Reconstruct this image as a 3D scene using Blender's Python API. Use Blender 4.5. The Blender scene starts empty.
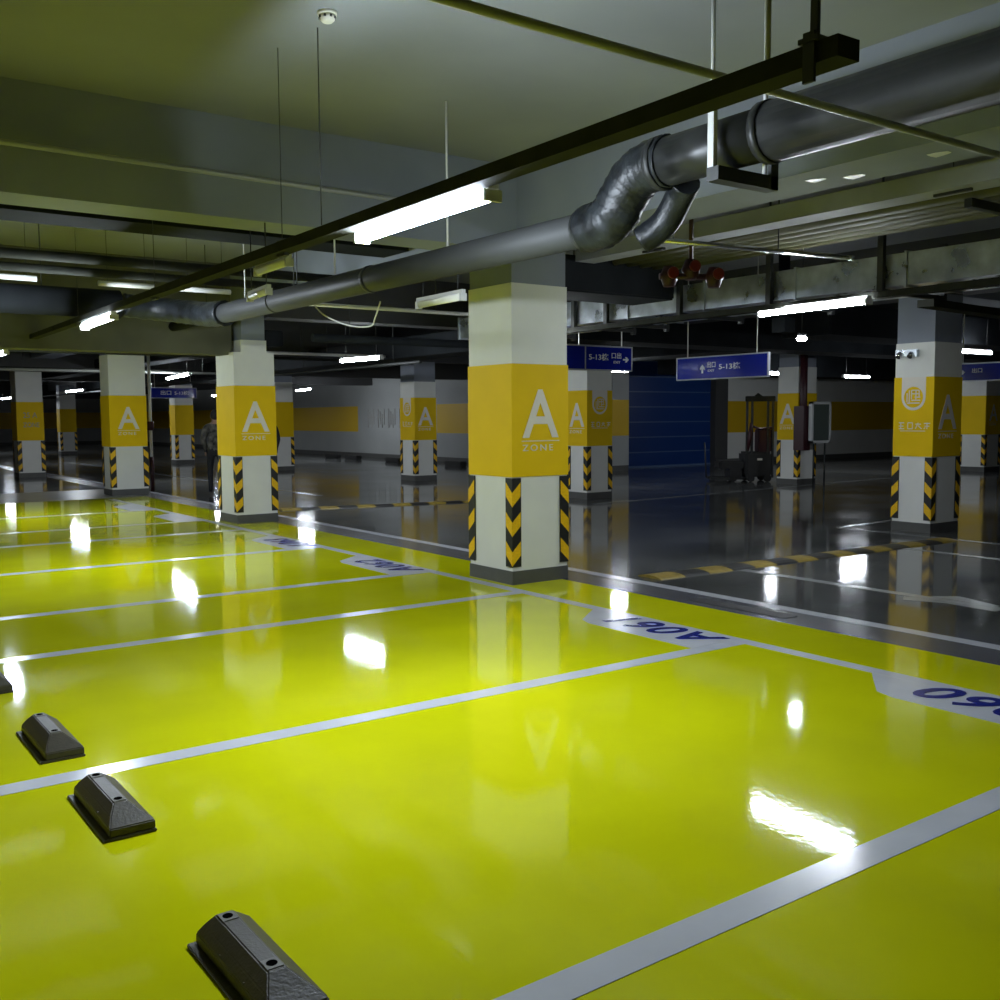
import bpy, bmesh, math, random
from mathutils import Vector, Matrix
random.seed(7)
S = bpy.context.scene
COL = S.collection

# ---------------------------------------------------------------- camera
cam_d = bpy.data.cameras.new('camera')
cam = bpy.data.objects.new('camera', cam_d); COL.objects.link(cam)
yaw, pitch, roll = math.radians(54.1), math.radians(4.7), math.radians(-0.372)
fw = Vector((math.cos(yaw)*math.cos(pitch), math.sin(yaw)*math.cos(pitch), -math.sin(pitch)))
rt = Vector((math.sin(yaw), -math.cos(yaw), 0)); up = rt.cross(fw)
R_ = rt*math.cos(roll) + up*math.sin(roll)
U_ = -rt*math.sin(roll) + up*math.cos(roll)
m = Matrix((R_, U_, -fw)).transposed().to_4x4(); m.translation = Vector((0, 0, 1.6))
cam.matrix_world = m
cam_d.sensor_fit = 'HORIZONTAL'; cam_d.sensor_width = 36; cam_d.lens = 36*1.010
cam_d.clip_start = 0.05; cam_d.clip_end = 300
S.camera = cam
# ---------------------------------------------------------------- world, exposure
w = bpy.data.worlds.new('world'); S.world = w; w.use_nodes = True
w.node_tree.nodes['Background'].inputs[0].default_value = (0.03, 0.035, 0.045, 1)
w.node_tree.nodes['Background'].inputs[1].default_value = 0.2
S.view_settings.view_transform = 'Standard'; S.view_settings.look = 'None'
S.view_settings.gamma = 1; S.view_settings.use_curve_mapping = False
S.view_settings.exposure = 0.0
LAMP_BAY, LAMP_LANE = 320.0, 125.0      # radiance of the lamp diffusers: set stronger over the bays than over the lane

# ---------------------------------------------------------------- materials
def mat(name, col, rough=0.6, metal=0.0, noise=0.0, scale=4.0, emit=None, strength=0, bump=0.0, bscale=60, coat=0.0, spec=0.5, stretch=None, rvar=0.0):
    ma = bpy.data.materials.new(name); ma.use_nodes = True
    nt = ma.node_tree; b = nt.nodes['Principled BSDF']
    b.inputs['Base Color'].default_value = (*col, 1); b.inputs['Roughness'].default_value = rough
    b.inputs['Metallic'].default_value = metal; b.inputs['Specular IOR Level'].default_value = spec
    if coat:
        b.inputs['Coat Weight'].default_value = coat; b.inputs['Coat Roughness'].default_value = 0.05
    tc = nt.nodes.new('ShaderNodeTexCoord')
    if noise or rvar:
        n = nt.nodes.new('ShaderNodeTexNoise'); n.inputs['Scale'].default_value = scale; n.inputs['Detail'].default_value = 6
        mp = nt.nodes.new('ShaderNodeMapping')
        if stretch: mp.inputs['Scale'].default_value = stretch
        nt.links.new(tc.outputs['Object'], mp.inputs[0]); nt.links.new(mp.outputs[0], n.inputs[0])
    if noise:
        r = nt.nodes.new('ShaderNodeValToRGB')
        r.color_ramp.elements[0].position = 0.3; r.color_ramp.elements[1].position = 0.7
        r.color_ramp.elements[0].color = (*[c*(1-noise) for c in col], 1)
        r.color_ramp.elements[1].color = (*[min(1, c*(1+noise)) for c in col], 1)
        nt.links.new(n.outputs['Fac'], r.inputs[0]); nt.links.new(r.outputs[0], b.inputs['Base Color'])
    if rvar:
        mr = nt.nodes.new('ShaderNodeMapRange'); mr.inputs['To Min'].default_value = rough*(1-rvar); mr.inputs['To Max'].default_value = rough*(1+rvar)
        mr.inputs['From Min'].default_value = .3; mr.inputs['From Max'].default_value = .7
        nt.links.new(n.outputs['Fac'], mr.inputs[0]); nt.links.new(mr.outputs[0], b.inputs['Roughness'])
    if bump:
        n2 = nt.nodes.new('ShaderNodeTexNoise'); n2.inputs['Scale'].default_value = bscale; n2.inputs['Detail'].default_value = 3
        nt.links.new(tc.outputs['Object'], n2.inputs[0])
        bp = nt.nodes.new('ShaderNodeBump'); bp.inputs['Strength'].default_value = bump; bp.inputs['Distance'].default_value = 0.01
        nt.links.new(n2.outputs['Fac'], bp.inputs['Height']); nt.links.new(bp.outputs[0], b.inputs['Normal'])
    if emit:
        b.inputs['Emission Color'].default_value = (*emit, 1); b.inputs['Emission Strength'].default_value = strength
    return ma
M = {}
M['green'] = mat('green_epoxy', (0.60, 0.62, 0.004), 0.05, noise=0.10, scale=0.9, bump=0.03, bscale=30, spec=0.55)
M['grey'] = mat('grey_epoxy', (0.085, 0.087, 0.084), 0.09, noise=0.35, scale=0.7, bump=0.010, bscale=14, rvar=0.35, spec=0.28)
M['greyedge'] = mat('grey_floor_strip', (0.10, 0.10, 0.11), 0.22, noise=0.2, scale=3)
M['pale'] = mat('pale_concrete', (0.17, 0.165, 0.14), 0.3, noise=0.15, scale=1)
M['slab'] = mat('ceiling_paint', (0.235, 0.245, 0.26), 0.8, noise=0.12, scale=0.6)
M['beam'] = mat('beam_concrete', (0.22, 0.24, 0.285), 0.8, noise=0.10, scale=1.2)  # bluish tint put into the concrete for lens glare on the beam faces
M['rawbeam_dimmed'] = mat('raw_concrete_dimmed', (0.11, 0.11, 0.075), 0.85, noise=0.2, scale=1.5)  # unpainted concrete, colour darkened to hold this beam dim near its lamp
M['darkpipe'] = mat('dark_pipe', (0.014, 0.015, 0.015), 0.42, noise=0.4, scale=4, spec=0.4, rvar=.3)  # darker copy of the drain pipe grey, offsets the lamp on the upper run
M['wallbright'] = mat('wall_white_brightened', (0.72, 0.72, 0.68), 0.6, noise=0.05, scale=1)  # wall white lightened in colour so the right wall looks more brightly lit
M['white'] = mat('column_white', (0.74, 0.74, 0.70), 0.6, noise=0.03, scale=3, spec=0.25)
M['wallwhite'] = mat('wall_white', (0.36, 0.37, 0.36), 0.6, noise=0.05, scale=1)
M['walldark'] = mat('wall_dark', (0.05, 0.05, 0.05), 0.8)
M['yellow'] = mat('yellow_band', (0.80, 0.53, 0.005), 0.6, noise=0.03, scale=3, spec=0.15)
M['yellowwall'] = mat('yellow_wall_band', (0.68, 0.43, 0.010), 0.55)
M['skirt'] = mat('skirting_grey', (0.085, 0.085, 0.08), 0.5, noise=0.1, scale=6)
M['black'] = mat('rubber_black', (0.012, 0.012, 0.012), 0.5)
M['reflyellow'] = mat('reflective_yellow', (0.85, 0.50, 0.01), 0.3, noise=0.12, scale=60)
M['ghost'] = mat('faded_letters', (0.36, 0.35, 0.32), 0.6)
M['letter'] = mat('letter_white', (0.75, 0.70, 0.62), 0.5)
M['line'] = mat('line_paint', (0.54, 0.55, 0.59), 0.16, noise=0.06, scale=3, bump=0.02, bscale=26)
M['linegrey'] = mat('line_paint_lane', (0.26, 0.27, 0.27), 0.2, noise=0.15, scale=3)
M['blueletter'] = mat('stencil_blue', (0.012, 0.02, 0.22), 0.2)
M['lamp'] = mat('lamp_diffuser_bay', (0.9, 0.9, 0.9), 0.4, emit=(0.78, 0.88, 1.0), strength=LAMP_BAY)
M['lamp_lane'] = mat('lamp_diffuser_lane', (0.9, 0.9, 0.9), 0.4, emit=(0.85, 0.92, 1.0), strength=LAMP_LANE)
M['tubeoff'] = mat('unlit_tube', (0.75, 0.75, 0.70), 0.3)
M['lampbody'] = mat('lamp_housing', (0.55, 0.55, 0.55), 0.4)
M['tray'] = mat('dark_tray', (0.026, 0.027, 0.022), 0.85, noise=0.2, scale=5, spec=0.1)
M['greypipe'] = mat('grey_pvc', (0.035, 0.037, 0.037), 0.5, noise=0.4, scale=3, stretch=(1, .2, 1), bump=0.05, bscale=12, spec=0.35, rvar=.25)
M['wrap'] = mat('wrapped_pipe', (0.009, 0.011, 0.013), 0.42, noise=0.7, scale=9, bump=0.6, bscale=22, spec=0.35)
M['trunkmetal'] = mat('trunk_metal', (0.32, 0.33, 0.35), 0.7, noise=0.1, scale=3, spec=0.2)
M['conduit'] = mat('conduit', (0.30, 0.31, 0.28), 0.4)
M['olivepipe'] = mat('painted_pipe', (0.10, 0.10, 0.04), 0.6, noise=0.1, scale=4, spec=0.25)
M['whitepipe'] = mat('white_pipe', (0.7, 0.7, 0.66), 0.4)
M['galv'] = mat('galvanised_sheet', (0.46, 0.50, 0.53), 0.32, metal=0.75, noise=0.45, scale=3.2, bump=0.25, bscale=5, rvar=0.3)
M['chrome'] = mat('polished_steel', (0.7, 0.7, 0.7), 0.2, metal=1)
M['darksteel'] = mat('dark_steel', (0.02, 0.022, 0.022), 0.5)
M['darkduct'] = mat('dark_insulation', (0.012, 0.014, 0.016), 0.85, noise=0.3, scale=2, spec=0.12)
M['signblue'] = mat('sign_blue', (0.008, 0.02, 0.36), 0.12, coat=1.0)
M['signtrim'] = mat('sign_trim', (0.55, 0.57, 0.65), 0.3, metal=0.4)
M['signtext'] = mat('sign_text', (0.85, 0.87, 0.95), 0.4)
M['shutter'] = mat('shutter_blue', (0.006, 0.036, 0.17), 0.35)
M['shutterline'] = mat('shutter_joint', (0.08, 0.13, 0.25), 0.4)
M['hole'] = mat('hole_black', (0.003, 0.003, 0.003), 0.95, spec=0.0)
M['rubber'] = mat('stop_rubber', (0.052, 0.046, 0.032), 0.42, noise=0.15, scale=30, bump=0.15, bscale=90)
M['rubberlight'] = mat('stop_rubber_worn', (0.12, 0.115, 0.09), 0.5, noise=0.25, scale=40)
M['red'] = mat('fire_red', (0.16, 0.012, 0.01), 0.4)
M['darkred'] = mat('dark_red', (0.035, 0.005, 0.009), 0.45)
M['glassdark'] = mat('board_glass', (0.08, 0.10, 0.09), 0.08)
M['alu'] = mat('aluminium', (0.62, 0.63, 0.62), 0.4, metal=0.1)
M['humpyellow'] = mat('hump_yellow', (0.24, 0.17, 0.02), 0.5, noise=0.3, scale=12)
M['camo'] = mat('camouflage', (0.07, 0.065, 0.06), 0.9, noise=0.95, scale=11)
M['trousers'] = mat('dark_trousers', (0.012, 0.012, 0.016), 0.9)
M['skin'] = mat('skin', (0.32, 0.19, 0.13), 0.6)
M['hair'] = mat('hair', (0.008, 0.008, 0.008), 0.7)
M['plastic'] = mat('white_plastic', (0.65, 0.64, 0.55), 0.4)

# ---------------------------------------------------------------- helpers
def box(bm, lo, hi, mi=0, bev=0):
    x0, y0, z0 = lo; x1, y1, z1 = hi
    v = [bm.verts.new(p) for p in ((x0,y0,z0),(x1,y0,z0),(x1,y1,z0),(x0,y1,z0),(x0,y0,z1),(x1,y0,z1),(x1,y1,z1),(x0,y1,z1))]
    fs = [bm.faces.new([v[i] for i in f]) for f in ((3,2,1,0),(4,5,6,7),(0,1,5,4),(1,2,6,5),(2,3,7,6),(3,0,4,7))]
    for f in fs: f.material_index = mi
    if bev:
        es = list({e for f in fs for e in f.edges})
        r = bmesh.ops.bevel(bm, geom=es, offset=bev, segments=2, affect='EDGES')
        for f in r['faces']: f.material_index = mi
    return v
def frame_axes(d):
    d = d.normalized(); s = Vector((0, 0, 1)) if abs(d.z) < .95 else Vector((1, 0, 0))
    a = d.cross(s).normalized(); b = a.cross(d).normalized(); return a, b
def tube(bm, pts, r, n=12, mi=0, cap=True, radii=None):
    pts = [Vector(p) for p in pts]; rings = []
    for i, p in enumerate(pts):
        d = (pts[min(i+1, len(pts)-1)] - pts[max(i-1, 0)])
        a, b = frame_axes(d); rr = radii[i] if radii else r
        rings.append([bm.verts.new(p + a*rr*math.cos(2*math.pi*k/n) + b*rr*math.sin(2*math.pi*k/n)) for k in range(n)])
    for i in range(len(rings)-1):
        for k in range(n):
            f = bm.faces.new((rings[i][k], rings[i][(k+1) % n], rings[i+1][(k+1) % n], rings[i+1][k])); f.smooth = True; f.material_index = mi
    if cap:
        f = bm.faces.new(rings[0][::-1]); f.material_index = mi
        f = bm.faces.new(rings[-1]); f.material_index = mi
def bar(bm, p, q, wd, h, mi=0):      # rectangular bar between two points
    p, q = Vector(p), Vector(q); a, b = frame_axes(q-p)
    v = []
    for c in (p, q):
        for s, t in ((-1,-1),(1,-1),(1,1),(-1,1)): v.append(bm.verts.new(c + a*s*wd/2 + b*t*h/2))
    for f in ((0,1,2,3),(7,6,5,4),(0,4,5,1),(1,5,6,2),(2,6,7,3),(3,7,4,0)):
        bm.faces.new([v[i] for i in f]).material_index = mi
def poly(bm, pts, z, th=0.002, mi=0):
    lo = [bm.verts.new((x, y, z)) for x, y in pts]; hi = [bm.verts.new((x, y, z+th)) for x, y in pts]
    n = len(pts); bm.faces.new(hi).material_index = mi; bm.faces.new(lo[::-1]).material_index = mi
    for i in range(n): bm.faces.new((lo[i], lo[(i+1) % n], hi[(i+1) % n], hi[i])).material_index = mi
def link(name, bm, mats, parent=None, loc=None, rotz=0):
    me = bpy.data.meshes.new(name); bmesh.ops.recalc_face_normals(bm, faces=bm.faces); bm.to_mesh(me); bm.free()
    for x in (mats if isinstance(mats, (list, tuple)) else [mats]): me.materials.append(M[x])
    o = bpy.data.objects.new(name, me); COL.objects.link(o)
    if parent: o.parent = parent
    if loc: o.location = loc
    if rotz: o.rotation_euler[2] = rotz
    return o
def tag(o, label, cat, group=None, kind=None):
    o['label'] = label; o['category'] = cat
    if group: o['group'] = group
    if kind: o['kind'] = kind
    return o
def thing(name, label, cat, loc=(0, 0, 0), rotz=0, group=None):
    o = bpy.data.objects.new(name, None); o.empty_display_size = .1; COL.objects.link(o)
    o.location = loc; o.rotation_euler[2] = rotz
    return tag(o, label, cat, group)
def struct(o): o['kind'] = 'structure'; return o
NB = bmesh.new
def text_into(bm, s, mat4, cap, width=None, mi=0, bold=0.0, spacing=1.0, shear=0.0, depth=0.003, dz=0.0):
    """lettering in local XY of mat4; cap = cap height, centred on x, baseline at 0"""
    cu = bpy.data.curves.new('t', 'FONT'); cu.body = s; cu.size = 1; cu.extrude = depth/2; cu.offset = bold
    cu.space_character = spacing; cu.shear = shear; cu.resolution_u = 4
    o = bpy.data.objects.new('t', cu); COL.objects.link(o)
    dg = bpy.context.evaluated_depsgraph_get(); me = bpy.data.meshes.new_from_object(o.evaluated_get(dg))
    bpy.data.objects.remove(o); bpy.data.curves.remove(cu)
    xs = [v.co.x for v in me.vertices]; ys = [v.co.y for v in me.vertices]
    if not xs: return
    x0, x1, y0, y1 = min(xs), max(xs), min(ys), max(ys)
    sy = cap/(y1-y0); sx = (width/(x1-x0)) if width else sy
    vs = [bm.verts.new(mat4 @ Vector(((v.co.x-(x0+x1)/2)*sx, (v.co.y-y0)*sy, v.co.z+dz))) for v in me.vertices]
    for p in me.polygons:
        try: bm.faces.new([vs[i] for i in p.vertices]).material_index = mi
        except ValueError: pass
    bpy.data.meshes.remove(me)
def plane_mat(o, x, y):               # local x -> x dir, local y -> y dir
    x, y = Vector(x), Vector(y); m = Matrix((x, y, x.cross(y))).transposed().to_4x4(); m.translation = Vector(o); return m

# ---------------------------------------------------------------- the setting
X0, X1, Y0, Y1, ZC = -3.0, 46.0, -5.0, 72.0, 3.93
bm = NB()
def fq(x0, y0, x1, y1, mi):
    bm.faces.new([bm.verts.new(p) for p in ((x0,y0,0),(x1,y0,0),(x1,y1,0),(x0,y1,0))]).material_index = mi
fq(X0, Y0, 6.29, 21.3, 0); fq(X0, 21.3, 6.29, 24.2, 3); fq(X0, 24.2, 6.29, Y1, 1)
fq(6.29, Y0, 6.70, Y1, 2); fq(6.70, Y0, X1, Y1, 1)
struct(link('floor', bm, ['green', 'grey', 'greyedge', 'pale']))
bm = NB(); box(bm, (X0, Y0, ZC), (X1, Y1, ZC+.2)); struct(link('ceiling', bm, 'slab'))
def wall(name, p, q, segs, thick=.2, ztop=3.0, n=None, wm='wallwhite'):
    """banded wall from p to q; segs = list of (t0, t1, has_band)"""
    bm = NB(); p, q = Vector(p), Vector(q); L = (q-p).length; d = (q-p)/L; nn = Vector(n)
    def slab(t0, t1, z0, z1, mi, off=0.0):
        a = p+d*t0-nn*off; b = p+d*t1-nn*off; c = b+nn*thick; e = a+nn*thick
        lo = [bm.verts.new((v.x, v.y, z0)) for v in (a, b, c, e)]; hi = [bm.verts.new((v.x, v.y, z1)) for v in (a, b, c, e)]
        bm.faces.new(hi).material_index = mi; bm.faces.new(lo[::-1]).material_index = mi
        for i in range(4): bm.faces.new((lo[i], lo[(i+1) % 4], hi[(i+1) % 4], hi[i])).material_index = mi
    for t0, t1, band in segs:
        slab(t0, t1, 0, .16, 2, .01)
        if band: slab(t0, t1, .16, 1.03, 0); slab(t0, t1, 1.03, 2.08, 1); slab(t0, t1, 2.08, ztop, 0)
        else: slab(t0, t1, .16, ztop, 0)
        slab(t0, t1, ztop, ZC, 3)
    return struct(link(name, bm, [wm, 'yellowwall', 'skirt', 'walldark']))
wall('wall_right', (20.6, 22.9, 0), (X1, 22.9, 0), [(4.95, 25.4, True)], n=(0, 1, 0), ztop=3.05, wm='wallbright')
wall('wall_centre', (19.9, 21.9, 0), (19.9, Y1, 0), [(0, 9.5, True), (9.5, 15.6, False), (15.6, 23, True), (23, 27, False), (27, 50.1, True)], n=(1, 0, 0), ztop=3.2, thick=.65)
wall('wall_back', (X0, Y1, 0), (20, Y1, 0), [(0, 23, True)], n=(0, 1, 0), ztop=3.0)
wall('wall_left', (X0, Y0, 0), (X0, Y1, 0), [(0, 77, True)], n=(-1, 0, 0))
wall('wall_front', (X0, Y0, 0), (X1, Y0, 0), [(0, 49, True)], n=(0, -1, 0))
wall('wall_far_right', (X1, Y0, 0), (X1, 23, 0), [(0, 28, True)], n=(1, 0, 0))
# text ghosted on the centre wall
bm = NB(); 
for i in range(4):
    for k in range(4):
        yy = 36.6-i*.85-k*.16; bar(bm, (19.893, yy, 1.2+.12*(k % 2)), (19.893, yy, 1.95-.1*(k % 3)), .012, .05)
    bar(bm, (19.893, 36.65-i*.85, 1.62), (19.893, 36.05-i*.85, 1.62), .012, .05)
tag(link('wall_lettering', bm, 'ghost'), 'pale characters painted on the white stretch of the far wall', 'lettering')
# shutter door
bm = NB(); xs0, xs1 = 20.7, 25.15
for k in range(7):
    z0 = k*.47; box(bm, (xs0, 22.92, z0+.02), (xs1, 23.0, min(z0+.455, 3.3)), 0)
    box(bm, (xs0, 22.94, z0+.455), (xs1, 22.99, z0+.49), 1)
box(bm, (xs0, 22.9, 0), (xs1, 23.0, .05), 1)
struct(link('door_1', bm, ['shutter', 'shutterline']))
bm = NB(); box(bm, (20.5, 22.95, 3.28), (25.2, 23.1, ZC)); box(bm, (25.15, 22.7, 0), (25.75, 23.1, ZC)); struct(link('trim_1', bm, 'walldark'))
# beams
def beam(n, lo, hi, m_='beam'):
    bm = NB(); box(bm, lo, hi); return struct(link('trim_%d' % n, bm, m_))
beam(2, (X0, 7.72, 3.16), (5.8, 8.15, ZC))
beam(3, (5.8, Y0, 3.24), (6.37, 60, ZC))
beam(4, (X0, 14.95, 2.57), (5.8, 15.35, ZC), 'rawbeam_dimmed')
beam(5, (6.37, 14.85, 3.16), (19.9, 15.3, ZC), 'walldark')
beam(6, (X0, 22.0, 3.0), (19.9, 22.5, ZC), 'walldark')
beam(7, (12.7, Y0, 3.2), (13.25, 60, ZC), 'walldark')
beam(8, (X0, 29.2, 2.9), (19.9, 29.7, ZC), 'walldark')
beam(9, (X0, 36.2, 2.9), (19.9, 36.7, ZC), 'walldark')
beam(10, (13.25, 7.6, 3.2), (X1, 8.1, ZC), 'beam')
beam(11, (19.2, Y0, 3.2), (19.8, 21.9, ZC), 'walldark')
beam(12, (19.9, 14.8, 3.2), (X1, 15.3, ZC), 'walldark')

# ---------------------------------------------------------------- floor markings
def strip(name, label, cat, a, b, wd, m_='line', group=None, z=0.0005, th=.0015):
    bm = NB(); a, b = Vector((*a, 0)), Vector((*b, 0)); d = (b-a).normalized(); s = Vector((-d.y, d.x, 0))*wd/2
    poly(bm, [(v.x, v.y) for v in (a-s, b-s, b+s, a+s)], z, th); return tag(link(name, bm, m_), label, cat, group)
strip('end_line', 'long white line closing the ends of the green parking bays', 'floor line', (5.54, -2), (5.54, 21), .11)
strip('lane_line', 'white line along the edge of the dark driving lane beside the green floor', 'floor line', (6.77, -2), (6.77, 33), .13, 'line')
for y, lab in ((2.105, 'nearest white bay line crossing the lower right corner of the green floor'),
               (4.72, 'white bay line running past the two middle wheel stops to box A061'),
               (7.31, 'white bay line ending in front of the nearest column'),
               (8.89, 'white bay line ending at number box A062'),
               (11.44, 'white bay line ending at number box A063'),
               (13.95, 'white bay line ending in front of the second column'),
               (15.62, 'first white bay line beyond the second column'),
               (18.0, 'farthest white bay line on the green floor')):
    strip('bay_line', lab, 'floor line', (-2.6, y), (5.484, y), .13, 'line', 'white lines between green parking bays')
def numbox(y0, txt, lab, ln=1.55, xo=5.49, depth=.40, txy=None):
    t = thing('number_box', lab, 'floor marking', (xo, y0, 0), 0, 'white number boxes at the bay ends')
    bm = NB(); poly(bm, [(0, .07), (-depth, .07), (-depth, ln-.40), (-depth*.88, ln-.27), (-depth*.4, ln-.12), (0, ln)], 0.0003, .0015)
    pb = link('painted_box', bm, 'line', t)
    if txt:
        bm = NB()
        # reads from the driving lane: letter tops point to the bay
        mm = plane_mat((.035, .62, .0045), (0, 1, 0), (-1, 0, 0))
        text_into(bm, txt, mm, .31, 1.04, bold=0.02, shear=.25, depth=.002, spacing=1.12)
        link('number', bm, 'blueletter', pb)
numbox(4.72, 'A061', 'white floor box with blue number A061 right of the nearest column')
numbox(2.10, 'A060', 'white floor box with blue number ending in 60 at the right edge')
numbox(8.89, 'A062', 'white floor box with blue number A062 left of the nearest column')
numbox(11.44, 'A063', 'white floor box with blue number A063 right of the second column')
numbox(15.62, None, 'blank white floor box just left of the second column')
numbox(18.0, None, 'blank white floor box in front of the third column')
# lane lines and arrow
strip('lane_line', 'pale line in the middle of the dark lane pointed by an arrow', 'floor line', (8.14, 7.0), (8.14, .5), .12, 'linegrey')
strip('lane_line', 'short pale line on the dark floor in front of the logo column', 'floor line', (10.98, 6.95), (10.85, 4.2), .12, 'linegrey')
strip('lane_line', 'pale line beside the foot of the logo column', 'floor line', (12.3, 8.6), (12.15, 4.9), .10, 'linegrey')
strip('lane_line', 'short pale crossing line left of the logo column', 'floor line', (12.3, 8.75), (14.3, 8.9), .10, 'linegrey')
strip('lane_line', 'pale line far down the dark lane behind the left columns', 'floor line', (9.2, 19), (9.2, 40), .12, 'linegrey')
strip('lane_line', 'pale line across the lane near the blue shutter', 'floor line', (12.2, 13.9), (24, 15.0), .10, 'linegrey', z=.0004)
bm = NB(); poly(bm, [(8.05, 5.05), (7.88, 4.95), (8.02, 4.65), (8.0, 4.2), (8.07, 4.2), (8.07, 5.0)], .0006, .0015); poly(bm, [(8.21, 4.9), (8.42, 4.75), (8.25, 4.3), (8.21, 4.3)], .0006, .0015)
tag(link('lane_arrow', bm, 'linegrey'), 'worn white arrow head painted on the dark driving lane', 'floor marking')
bm = NB(); box(bm, (6.42, 5.05, 0.0), (6.58, 6.1, .004)); tag(link('drain_cover', bm, 'black'), 'black drain strip between the green floor and the lane line', 'drain')

# ---------------------------------------------------------------- wheel stops
def wheel_stop(x, y, label, first=[]):
    if first:
        r = first[0].copy(); COL.objects.link(r)
        for ch in first[0].children:
            c = ch.copy(); COL.objects.link(c); c.parent = r
    else:
        r = thing('wheel_stop', label, 'wheel stop', group='rubber wheel stops on the green floor')
        bm = NB(); box(bm, (0, 0, 0), (.20, .58, .012), bev=.003); link('base_flange', bm, 'rubber', r)
        bm = NB(); rings = []
        for z, xa, xb, ya, yb in ((.012, .024, .198, .008, .572), (.045, .026, .197, .010, .570), (.070, .045, .165, .07, .556), (.100, .075, .127, .135, .535)):
            rings.append([bm.verts.new((a, b, z)) for a, b in ((xa, ya), (xb, ya), (xb, yb), (xa, yb))])
        for i in range(3):
            for k in range(4): bm.faces.new((rings[i][k], rings[i][(k+1) % 4], rings[i+1][(k+1) % 4], rings[i+1][k]))
        bm.faces.new(rings[3]); bm.faces.new(rings[0][::-1])
        bmesh.ops.bevel(bm, geom=list(bm.edges), offset=.004, segments=2, affect='EDGES')
        for k in (0.2, .38): box(bm, (.029, k, .02), (.034, k+.004, .055))
        link('body', bm, 'rubber', r)
        for yy in (.170, .50):
            bm = NB(); box(bm, (.077, yy-.028, .0975), (.125, yy+.028, .1025), 0, bev=.001)
            tube(bm, [(.101, yy, .1), (.101, yy, .1035)], .016, 16, 1)
            link('bolt_hole', bm, ['rubberlight', 'hole'], r)
        first.append(r)
    r.location = (x, y, 0); r['label'] = label
wheel_stop(.95, 3.88, 'black wheel stop just in front of the long white bay line')
wheel_stop(.95, 4.97, 'black wheel stop just behind the long white bay line')
wheel_stop(.95, 2.37, 'nearest black wheel stop, cut by the bottom edge')
wheel_stop(.90, 6.42, 'black wheel stop peeking in at the left edge')

# ---------------------------------------------------------------- speed humps and far wheel stops
def hump(p, q, label, n, group):
    t = thing('speed_hump', label, 'speed bump', (*p, 0), math.atan2(q[1]-p[1], q[0]-p[0]), group)
    L = math.dist(p, q)/n
    for k in range(n):
        bm = NB(); prof = [(-.17, 0), (-.15, .012), (-.08, .026), (0, .03), (.08, .026), (.15, .012), (.17, 0)]
        a = [bm.verts.new((k*L+.004, y, z)) for y, z in prof]; b = [bm.verts.new(((k+1)*L-.004, y, z)) for y, z in prof]
        for i in range(6): bm.faces.new((a[i], b[i], b[i+1], a[i+1]))
        bm.faces.new(a[::-1]); bm.faces.new(b); bm.faces.new((a[0], a[6], b[6], b[0]))
        link('segment', bm, 'humpyellow' if k % 2 == 0 else 'black', t)
hump((7.0, 7.16), (12.1, 7.02), 'yellow and black rubber speed bump across the lane at right', 15, 'yellow and black speed humps')
hump((7.2, 16.5), (12.2, 15.5), 'yellow and black speed bump across the lane behind the columns', 15, 'yellow and black speed humps')
for i, y in enumerate((25.6, 27.3, 29.6, 31.3, 34.5, 36.2)):
    bm = NB(); box(bm, (18.2, y, 0), (18.45, y+1.0, .16), bev=.03)
    tag(link('wheel_stop', bm, 'black'), ['nearest', 'second', 'third', 'fourth', 'fifth', 'farthest'][i] + ' low black wheel stop in the row along the far white wall', 'wheel stop', 'black wheel stops along the far wall')

# ---------------------------------------------------------------- columns
W_, T_ = .095, .012
def guard(parent, loc, a):
    if G0:
        g = G0[0].copy(); COL.objects.link(g)
        for ch in G0[0].children: c = ch.copy(); COL.objects.link(c); c.parent = g
    else:
        z0, z1 = .17, 1.02                                      # corner at origin, column lies toward +x,+y
        bm = NB(); box(bm, (-T_, -T_, z0), (W_, 0, z1)); box(bm, (-T_, 0, z0), (0, W_, z1)); g = link('corner_guard', bm, 'black', parent)
        for k in range(3):
            bm = NB(); zt = z1-.05-k*.283
            for ax in (0, 1):
                pts = [(W_-.006, zt+.01), (-T_-.001, zt-.09), (-T_-.001, zt-.225), (W_-.006, zt-.125)]
                q = [(u, -T_-.0015, z) if ax == 0 else (-T_-.0015, u, z) for u, z in pts]
                r = [(u, -T_+.002, z) if ax == 0 else (-T_+.002, u, z) for u, z in pts]
                a_ = [bm.verts.new(p) for p in q]; b_ = [bm.verts.new(p) for p in r]
                bm.faces.new(a_ if ax == 0 else a_[::-1])
                for n in range(4): bm.faces.new((a_[n], a_[(n+1) % 4], b_[(n+1) % 4], b_[n]))
            bmesh.ops.remove_doubles(bm, verts=bm.verts, dist=.0008)
            link('reflective_chevron', bm, 'reflyellow', g)
        G0.append(g)
    g.parent = parent; g.location = loc; g.rotation_euler[2] = a
G0 = []
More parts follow.
